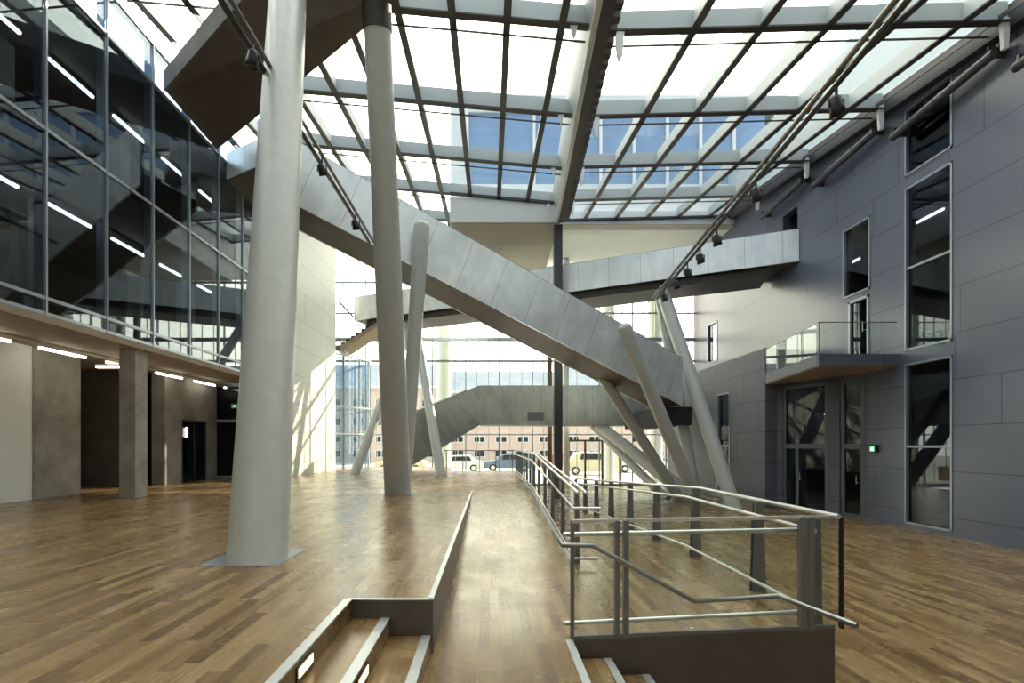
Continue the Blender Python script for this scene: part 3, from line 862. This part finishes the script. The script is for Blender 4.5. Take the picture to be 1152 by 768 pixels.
# little flight at its left end
fl = thing('stair_flight', (-7.4, 24.2, 7.1), 'small flight with pale underside below the left end of the footbridge', 'stairs')
s0, s1 = Vector((-7.35, 24.3, 6.95)), Vector((-5.3, 24.1, 8.25))
MB().hexa([s0, s1, s1 + Vector((0, 1.5, 0)), s0 + Vector((0, 1.5, 0)), s0 + Vector((-.1, 0, .2)), s1 + Vector((0, 0, .2)), s1 + Vector((0, 1.5, .2)), s0 + Vector((-.1, 1.5, .2))]).build('underside', M['tan'], fl)
for k in range(8):
    p = s0 + (s1 - s0) * (k / 8)
    MB().box(p.x - .06, p.x + .26, p.y + .02, p.y + 1.45, p.z + .2, p.z + .40).build('step', M['rail_dark'], fl)
MB().box(-7.7, -7.3, 24.3, 25.8, 6.95, 7.2).build('landing_slab', M['rail_dark'], fl)
MB().bar((-7.45, 24.3, 7.2), (-7.45, 24.3, 9.3), .05, .05, (0, 1, 0)).build('post', M['beam_dark'], fl)
MB().bar((-7.5, 24.3, 9.35), (-6.8, 24.4, 8.6), .06, .08).build('handrail', M['beam_dark'], fl)

# overhead bridge at the upper left
ov = thing('footbridge', (-5, 11, 10.6), 'dark underside of the nearest bridge crossing high at upper left', 'footbridge')
n0, n1 = Vector((-7.98, 12.05, 10.95)), Vector((-4.15, 8.8, 10.52))
f0, f1 = Vector((-7.98, 14.3, 10.88)), Vector((-1.05, 8.60, 10.52))
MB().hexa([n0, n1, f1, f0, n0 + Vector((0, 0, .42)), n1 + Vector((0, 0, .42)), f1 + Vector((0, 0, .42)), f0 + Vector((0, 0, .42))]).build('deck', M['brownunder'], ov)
nd = (n1 - n0).normalized(); npv = Vector((-nd.y, nd.x, 0)).normalized() * -.05
MB().hexa([n0 + npv, n1 + npv, n1, n0, n0 + npv + Vector((0, 0, .48)), n1 + npv + Vector((0, 0, .48)), n1 + Vector((0, 0, .48)), n0 + Vector((0, 0, .48))]).build('side_panel', M['conc_dark'], ov, uvdir=nd)
for t0, t1 in ((.03, .48), (.5, .95)):
    a, b = n0 + (n1 - n0) * t0, n0 + (n1 - n0) * t1
    MB().bar(a + Vector((0, .05, .8)), b + Vector((0, .05, .8)), .015, .6).build('glass_panel', M['balglass'], ov)

# ------------------------------------------------------------------ columns
def column(name, a, b, r, label, r2=None, plate=None, cap=False, group='round columns of the hall'):
    a, b = Vector(a), Vector(b)
    o = thing(name, a, label, 'column', group)
    d = (b - a).normalized()
    n = 8
    if cap:
        prof = []
        Ln = (b - a).length
        re = r2 or r
        for k in range(n + 1):
            prof.append((Ln * k / n, r + (re - r) * k / n))
        for k in range(1, 7):
            an = math.pi / 2 * k / 6
            prof.append((Ln + re * .8 * math.sin(an), max(.001, re * math.cos(an))))
        MB().lathe(a - d * r * .6, d, prof, 36).build('shaft', M['col'], o)
    else:
        MB().tube([a - d * r * .6, a + (b - a) * .5, b], r, 40, r2).build('shaft', M['col'], o)
    if plate:
        x0, x1, y0, y1, z = plate
        MB().box(x0, x1, y0, y1, z, z + .006).build('base_plate', M['mull'], o)
    return o
column('round_column', (-2.49, 5.25, ZU), (-3.62, 8.8, 10.55), .305, 'thickest leaning round column on a square plate, left foreground', plate=(-2.93, -2.14, 4.9, 5.72, ZU))
col_b = column('round_column', (-2.35, 12.5, ZU), (-2.13, 9.2, 10.52), .34, 'brown-shaded column standing on the upper floor, second from the viewer', r2=.25, plate=(-2.8, -1.9, 12.1, 12.9, ZU))
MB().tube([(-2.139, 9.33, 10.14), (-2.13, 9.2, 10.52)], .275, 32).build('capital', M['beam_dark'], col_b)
column('round_column', (-2.6, 14.9, ZU), (-2.04, 14.72, 8.9), .19, 'slim pale round-topped column directly behind the second column', r2=.24, cap=True)
column('slanted_column', (-5.65, 20.4, ZU), (-3.9, 24.3, 8.2), .20, 'slanted column leaning right beyond the second column')
column('slanted_column', (-2.02, 20.2, ZU), (-3.7, 24.3, 8.2), .21, 'slanted column leaning left, meeting its partner below the footbridge')
column('slanted_column', (7.75, 18.2, 0), (4.55, 16.7, 6.35), .235, 'pale round-topped slanted column in front of the stair bridge', cap=True)
column('slanted_column', (8.6, 17.2, 0), (6.98, 19.9, 8.62), .255, 'longest slanted column, right of the stair bridge, up to the footbridge')
column('slanted_column', (7.95, 18.8, 0), (7.05, 20.3, 8.62), .22, 'steep column behind the longest slanted column')
column('slanted_column', (8.2, 19.4, 0), (5.5, 24.6, 3.2), .28, 'lowest and flattest slanted column holding the level bridge')
column('slanted_column', (7.75, 19.9, 0), (4.35, 18.9, 4.9), .21, 'brown-shaded slanted column under the stair bridge')
column('slanted_column', (7.4, 20.6, 0), (5.35, 25.2, 3.2), .19, 'thin brown slanted column below the flattest one')
o = MB().box(2.66, 3.0, 20.15, 20.5, 0, 11.32)
o = o.build('steel_post', M['shade'])
tag(o, 'dark upright steel post rising between the ramps to the soffit', 'post')

# ------------------------------------------------------------------ railings
def post_plate(mb, x, y, z0, z1, wt, wb, dy=.05):
    """pair of tapered flat plates across the railing"""
    for s in (-1, 1):
        yy = y + s * dy / 2
        mb.prism([(x - wb / 2, yy - .007, z0), (x + wb / 2, yy - .007, z0), (x + wt / 2, yy - .007, z1), (x - wt / 2, yy - .007, z1)], (0, .014, 0))
    return mb
# long railing between the ramps
r = thing('railing', (XK, 7, ZL), 'long steel railing between the rising and the sinking ramp', 'railing')
ys = [6.8 + 1.3 * k for k in range(13)]
for y in ys:
    z = zr1(y)
    mb = MB()
    post_plate(mb, XK + .06, y, z - .1, z + 1.0, .05, .075, .06)
    mb.build('post', M['steel_dark'], r)
kn = [(6.45, ZL + 1.01), (12.9, ZU + .98), (22.6, ZU + .98)]
for dx in (.02, .13):
    MB().tube([(XK + dx, y, z) for y, z in kn], .022, 10).build('top_rail', M['steel'], r)
MB().tube([(XK + .32, 6.5, ZL + .8), (XK - .04, 6.5, ZL + .8), (XK - .04, 12.9, ZU + .8), (XK - .04, 22.6, ZU + .8)], .022, 10).build('handrail', M['steel'], r)
MB().tube([(XK + .32, 6.65, ZL + .1), (XK + .0, 6.65, ZL + .1), (XK + .0, 12.9, ZU + .1), (XK, 22.6, ZU + .1)], .018, 10).build('bottom_rail', M['steel'], r)
for a, b in zip(ys[:-1], ys[1:]):
    za, zb = zr1(a), zr1(b)
    MB().hexa([(XK + .10, a + .06, za + .08), (XK + .112, a + .06, za + .08), (XK + .112, b - .06, zb + .08), (XK + .10, b - .06, zb + .08),
               (XK + .10, a + .06, za + .95), (XK + .112, a + .06, za + .95), (XK + .112, b - .06, zb + .95), (XK + .10, b - .06, zb + .95)]).build('glass_panel', M['balglass'], r)
# far railing across the end of the upper floor
r = thing('railing', (-.5, 22.6, ZU), 'thin dark railing across the far end of the upper floor', 'railing')
for k in range(5):
    x = -2.0 + .76 * k
    MB().box(x - .02, x + .02, 22.55, 22.6, ZU, ZU + .93).build('post', M['steel_dark'], r)
MB().tube([(-2.1, 22.57, ZU + .95), (1.15, 22.57, ZU + .95)], .022, 8).build('top_rail', M['steel_dark'], r)
MB().tube([(-2.1, 22.53, ZU + .8), (1.15, 22.53, ZU + .8)], .015, 8).build('handrail', M['steel_dark'], r)
# right railing of the landing and the sinking ramp
r = thing('railing', (3.05, 5, ZL), 'right-hand railing of landing and ramp, tapered plate posts and glass', 'railing')
ys = [4.55, 5.53, 7.2, 8.87, 10.55, 12.2, 13.9, 15.5, 17.2]
for y in ys:
    z = zr2(y)
    mb = MB()
    post_plate(mb, 3.03, y, z, z + 1.0, .09 if y > 5 else .05, .15 if y > 5 else .08, .07)
    mb.box(2.99, 3.07, y - .045, y + .045, z, z + .012)
    mb.build('post', M['steel_dark'], r)
def along(x, dz, r_, name, y0=4.42):
    MB().tube([(x, y0, ZL + dz), (x, 7.2, ZL + dz), (x, 12.5, zr2(12.5) + dz), (x, 17.4, zr2(17.4) + dz)], r_, 10).build(name, M['steel'], r)
along(3.10, 1.01, .024, 'top_rail', 4.34)
along(2.90, .88, .021, 'handrail', 4.36)
along(2.90, .16, .019, 'bottom_rail', 4.36)
for a, b in zip([4.45] + ys[1:-1], ys[1:]):
    za, zb = zr2(a), zr2(b)
    MB().hexa([(3.115, a + .03, za + .04), (3.127, a + .03, za + .04), (3.127, b - .03, zb + .04), (3.115, b - .03, zb + .04),
               (3.115, a + .03, za + .98), (3.127, a + .03, za + .98), (3.127, b - .03, zb + .98), (3.115, b - .03, zb + .98)]).build('glass_panel', M['balglass'], r)
MB().box(3.11, 3.13, 4.32, 4.36, ZL + .02, ZL + 1.0).build('edge_strip', M['black'], r)
# front railing over the brown panel
r = thing('railing', (1.9, 4.25, ZL), 'front railing over the brown steel panel, nearest to the viewer', 'railing')
def fp(x, z, off=0.0): return (x, 4.145 + (x - .69) * .108 + off, z)
MB().bar(fp(.70, ZL), fp(.70, ZL + 1.0), .035, .02, (0, 1, 0)).build('post', M['steel_dark'], r)
for x in (1.09, 1.165, 2.79, 2.87):
    MB().bar(fp(x, ZL), fp(x, ZL + 1.0), .045, .06, (0, 1, 0)).build('post', M['steel_dark'], r)
for x in (1.07, 1.09):
    for z in (.72, .78, 1.35, 1.41):
        pass
MB().bar(fp(.69, ZL + 1.0), fp(1.10, ZL + 1.0), .04, .028).build('top_rail', M['steel'], r)
MB().bar(fp(1.15, ZL + 1.0), fp(3.14, ZL + 1.0), .04, .028).build('top_rail', M['steel'], r)
MB().tube([fp(.63, ZL + .88, .05), fp(1.12, ZL + .88, .05)], .021, 12).build('handrail', M['steel'], r)
MB().tube([fp(1.12, ZL + .88, .05), fp(2.90, ZL + .88, .05)], .021, 12).build('handrail', M['steel'], r)
MB().tube([fp(.63, ZL + .12, .05), fp(2.90, ZL + .14, .05)], .019, 12).build('bottom_rail', M['steel'], r)
MB().bar(fp(.70, ZL + .015), fp(3.10, ZL + .015), .03, .03).build('foot_rail', M['steel_dark'], r)
for x0, x1 in ((.74, 1.05), (1.21, 2.76), (2.9, 3.1)):
    MB().bar(fp(x0, ZL + .51, .01), fp(x1, ZL + .51, .01), .012, .92).build('glass_panel', M['balglass'], r)
MB().tube([fp(.60, ZL + .84, .10), fp(.60, ZL + .82, -.10), fp(.86, ZL + .81, -.10), fp(1.74, ZL + .32, -.10), fp(2.50, ZL + .34, -.10), fp(2.74, ZL + .30, -.72)], .022, 14).build('stair_handrail', M['steel_mid'], r)
for x, z in ((.86, ZL + .80), (1.70, ZL + .34), (2.46, ZL + .33)):
    MB().bar(fp(x, z, -.10), fp(x, z, 0), .015, .015).build('rail_bracket', M['steel_dark'], r)

# ------------------------------------------------------------------ lighting tracks and spotlights
def spot(p, aim, s, label, name='spotlight'):
    p = Vector(p); aim = Vector(aim).normalized()
    o = thing(name, p, label, 'spotlight', 'spotlights on the lighting tracks')
    MB().bar(p + Vector((0, 0, .10)), p + Vector((0, 0, .33)), .03, .03, (0, 1, 0)).bar(p + Vector((-s * .55, 0, .1)), p + Vector((s * .55, 0, .1)), .025, .02).bar(p + Vector((-s * .55, 0, .1)), p + Vector((-s * .55, 0, -.03)), .02, .02, (0, 1, 0)).bar(p + Vector((s * .55, 0, .1)), p + Vector((s * .55, 0, -.03)), .02, .02, (0, 1, 0)).build('yoke', M['black'], o)
    MB().lathe(p - aim * s * .7, aim, [(0, .001), (0, s * .3), (s * .15, s * .42), (s * .9, s * .48), (s * 1.3, s * .55), (s * 1.3, s * .48), (s * 1.15, s * .44)]).build('housing', M['black'], o)
    MB().lathe(p - aim * s * .7, aim, [(s * 1.12, .001), (s * 1.12, s * .45)]).build('lens', M['lens'], o)
    return o
o = thing('lighting_track', (-3.45, 8, 8.1), 'double tube lighting track running back at upper left', 'lighting track')
KZ = 8.1
MB().tube([(-3.43, 2.5, KZ), (-3.36, 14.1, KZ)], .035, 10).build('tube', M['track'], o)
MB().tube([(-3.55, 2.5, KZ - .03), (-3.47, 14.1, KZ - .03)], .045, 10).build('tube', M['rail_dark'], o)
spot((-3.42, 7.05, 7.8), (-.3, .2, -1), .17, 'large round spotlight near the curtain wall on the left track')
spot((-3.38, 9.85, 7.78), (.2, .5, -1), .16, 'spotlight just right of the thickest column on the left track')
spot((-3.4, 12.4, 7.82), (.1, .3, -1), .18, 'farthest spotlight on the left track')
o = thing('lighting_track', (5.5, 12, 7.65), 'long double tube lighting track in the right half', 'lighting track')
T0, T1 = Vector((4.62, 2.5, 7.65)), Vector((6.02, 18.0, 7.65))
MB().tube([T0, T1], .042, 10).build('tube', M['track'], o)
MB().tube([T0 + Vector((.13, 0, -.02)), T1 + Vector((.13, 0, -.02))], .045, 10).build('tube', M['rail_dark'], o)
MB().tube([T1, T1 + Vector((-.15, 1.0, -.1)), ], .015, 6).build('end_cable', M['rail_dark'], o)
def tk(y): return T0 + (T1 - T0) * ((y - T0.y) / (T1.y - T0.y))
for y, dx, lab in ((7.3, .12, 'nearest spotlight on the right track'), (9.9, .1, 'spotlight above the middle of the right track'), (12.1, .25, 'spotlight where the right track crosses the glass roof edge'),
                   (13.3, .18, 'upper one of the spotlights in front of the footbridge'), (14.4, .14, 'middle one of the spotlights in front of the footbridge'), (15.5, .12, 'lower one of the spotlights in front of the footbridge'), (16.8, .08, 'farthest spotlight at the low end of the right track')):
    q = tk(y)
    spot((q.x + min(dx, .13), y, 7.30), (.3, .1, -1), .2, lab)

# ------------------------------------------------------------------ far glass facade
fa = thing('glass_facade', (2, YF, 0), 'far glass facade of fine mullions, street beyond', 'glass facade')
pitch = 1.84
xs = []
x = -1.32 - 4 * pitch
while x < 11.4:
    xs.append(x); x += pitch
for x in xs:
    top = 11.3 if -1.7 < x < 2.9 else (12.35 if x > 2.9 else 13.2)
    MB().box(x - .03, x + .03, YF - .06, YF + .06, 0, top).build('mullion', M['mull'], fa)
    if x + pitch / 2 < XR:
        for q_ in (.33, .68):
            MB().box(x + pitch * q_ - .014, x + pitch * q_ + .014, YF + .008, YF + .07, 0, top).build('fine_mullion', M['fine'], fa)
for z, hh in ((2.8, .03), (4.16, .03), (6.86, .06), (8.05, .10), (9.5, .04), (11.2, .05)):
    MB().box(-8.7, XR, YF - .05, YF + .05, z - hh, z + hh).build('transom', M['mull'], fa)
MB().box(-8.7, XR, YF - .05, YF + .05, 0, .1).build('sill', M['mull'], fa)
for a, b in zip(xs[:-1], xs[1:]):
    top = 11.3 if -1.7 < a < 2.9 else (12.35 if a > 2.9 else 13.2)
    MB().box(a + .03, b - .03, YF - .006, YF + .006, .1, top).build('glass_pane', M['facglass'], fa)
# entrance frames in the facade
o = thing('entrance_frame', (6.1, YF - .3, 0), 'brown framed entrance doors in the far facade', 'door frame')
for x in (4.3, 5.2, 6.14, 7.1):
    MB().box(x - .05, x + .05, YF - .4, YF - .25, 0, 2.47).build('jamb', M['brown'], o)
MB().box(4.3, 7.15, YF - .4, YF - .25, 2.42, 2.52).build('head', M['brown'], o)
o = tag(MB().box(3.15, 3.38, YF - .45, YF - .2, 0, 11.3).build('brown_pilaster', M['brown']), 'brown upright strip on the facade just left of the steel post', 'pilaster')
o = tag(MB().tube([(4.15, YF - .4, 0), (4.15, YF - .4, 12.3)], .17, 20).build('round_column', M['plaster']), 'pale thin column right of the steel post by the facade', 'column')
# left glazed lobby
o = thing('glazed_lobby', (-7.6, 25.5, 0), 'white framed glazed lobby at the far left corner', 'lobby')
for x, y in ((-7.9, 24.0), (-7.6, 25.4), (-7.0, 26.3), (-6.6, 26.6)):
    MB().box(x - .05, x + .05, y - .05, y + .05, ZU, 6.86).build('post', M['white'], o)
for z in (2.8, 4.2, 6.8):
    MB().bar((-7.9, 24.0, z), (-6.5, 26.7, z), .06, .07).build('rail', M['white'], o)
MB().bar((-7.9, 24.0, 4), (-6.5, 26.7, 4), .012, 5.6).build('glass_panel', M['darkglass'], o)

# ------------------------------------------------------------------ outside
g = MB().box(-70, 80, YF + .02, 140, -.12, -.02).build('floor', M['pave'])
struct(g, 'pale sunlit paving and street outside the far facade', 'pavement')
for x, y, rr_, lab in ((-2.78, 29.6, .42, 'stout pale round column outside the facade, left'), (7.25, 29.8, .36, 'stout pale round column outside the entrance doors'), (10.1, 29.9, .45, 'stout pale round column outside beside the stone wall')):
    o = MB().tube([(x, y, -.05), (x, y, 6)] if rr_ == 3 else [(x, y, -.05), (x, y, 11.5)], rr_, 28).build('round_column', M['plaster'])
    tag(o, lab, 'column', 'columns outside the facade')

def house(x0, x1, y, eave, ridge, cols, rows, label, wallm):
    h_ = thing('apartment_house', ((x0 + x1) / 2, y, 0), label, 'building', 'houses across the street')
    MB().box(x0, x1, y, y + 10, -.1, eave).build('wall', wallm, h_)
    MB().prism([(x0 - .3, y - .5, eave), (x0 - .3, y + 10.5, eave), (x0 - .3, y + 5, ridge)], (x1 - x0 + .6, 0, 0)).build('roof', M['slate'], h_)
    MB().box(x0 - .3, x1 + .3, y - .55, y - .35, eave - .25, eave + .1).build('gutter', M['white'], h_)
    for i in range(cols):
        cx = x0 + (x1 - x0) * (i + .5) / cols
        for z0, z1 in rows:
            ww = .78
            fr_ = MB().box(cx - ww, cx + ww, y - .06, y + .02, z0, z1).build('window', M['white'], h_)
            MB().box(cx - ww + .12, cx - .06, y - .08, y - .055, z0 + .12, z1 - .12).box(cx + .06, cx + ww - .12, y - .08, y - .055, z0 + .12, z1 - .12).build('pane', M['dark'], h_)
rows = [(.6, 1.6), (2.5, 3.4), (4.6, 5.7), (7.0, 8.1)]
house(-24, -6.4, 62, 9.6, 13.2, 6, rows, 'pink brick apartment house across the street, left part', M['brick'])
house(-5.6, 8.6, 64, 9.2, 12.6, 5, rows, 'pink brick apartment house across the street, middle part', M['brick'])
house(9.4, 34, 63, 9.6, 13.2, 9, rows, 'pink brick apartment house across the street, right part', M['brick'])

def car(x, y, ln, ht, body, label, van=False, rz=0):
    o = thing('car', (x, y, -.02), label, 'car', 'cars parked outside')
    z0 = .28
    if van: prof = [(0, z0), (0, ht * .55), (.10, ht * .62), (.22, ht * .98), (.95, ht), (1.0, ht * .55), (1.0, z0)]
    else: prof = [(0, z0), (0, ht * .5), (.03, ht * .58), (.24, ht * .64), (.36, ht * .96), (.70, ht), (.86, ht * .68), (.98, ht * .62), (1.0, z0)]
    MB().prism([(x + (u - .5) * ln, y - .8, z - .02) for u, z in prof], (0, 1.6, 0)).build('body', body, o, bevel=.06)
    gl = MB()
    u0, u1 = (.26, .9) if van else (.36, .76)
    gl.prism([(x + (u0 - .5) * ln, y - .82, ht * .66), (x + (u1 - .5) * ln, y - .82, ht * .66), (x + (u1 - .54) * ln, y - .82, ht * .92), (x + (u0 - .46) * ln, y - .82, ht * .92)], (0, .03, 0))
    gl.build('side_window', M['dark'], o)
    for u in (.18, .80):
        cx = x + (u - .5) * ln
        w_ = MB().lathe((cx, y - .86, .31), (0, 1, 0), [(0, .001), (0, .29), (.03, .31), (.2, .31), (.2, .001)], 20).build('wheel', M['tyre'], o)
        MB().lathe((cx, y - .87, .31), (0, 1, 0), [(0, .001), (0, .17), (.02, .18)], 14).build('hubcap', M['steel'], w_)
    return o
beige = mat('beige_car_paint', (.62, .55, .38), .3)
white_c = mat('white_car_paint', (.72, .72, .70), .3)
blue_c = mat('blue_car_paint', (.12, .17, .25), .3)
red_c = mat('dark_red_car_paint', (.25, .08, .06), .3)
car(7.6, 37, 3.9, 1.75, beige, 'beige boxy car seen right of the steel post', True)
car(12.2, 40, 4.3, 1.45, white_c, 'white car seen right of the entrance column')
car(-2.6, 41, 4.2, 1.4, white_c, 'white low car left of the far railing')
car(-7.2, 40, 4.2, 1.5, beige, 'cream car farthest to the left on the street')
car(1.6, 42, 4.2, 1.5, blue_c, 'dark blue car beside the end of the long railing')
car(14.5, 46, 4.2, 1.5, blue_c, 'blue car behind the white car on the right')
car(6.4, 45, 4.4, 1.5, red_c, 'dark red car behind the beige boxy car')
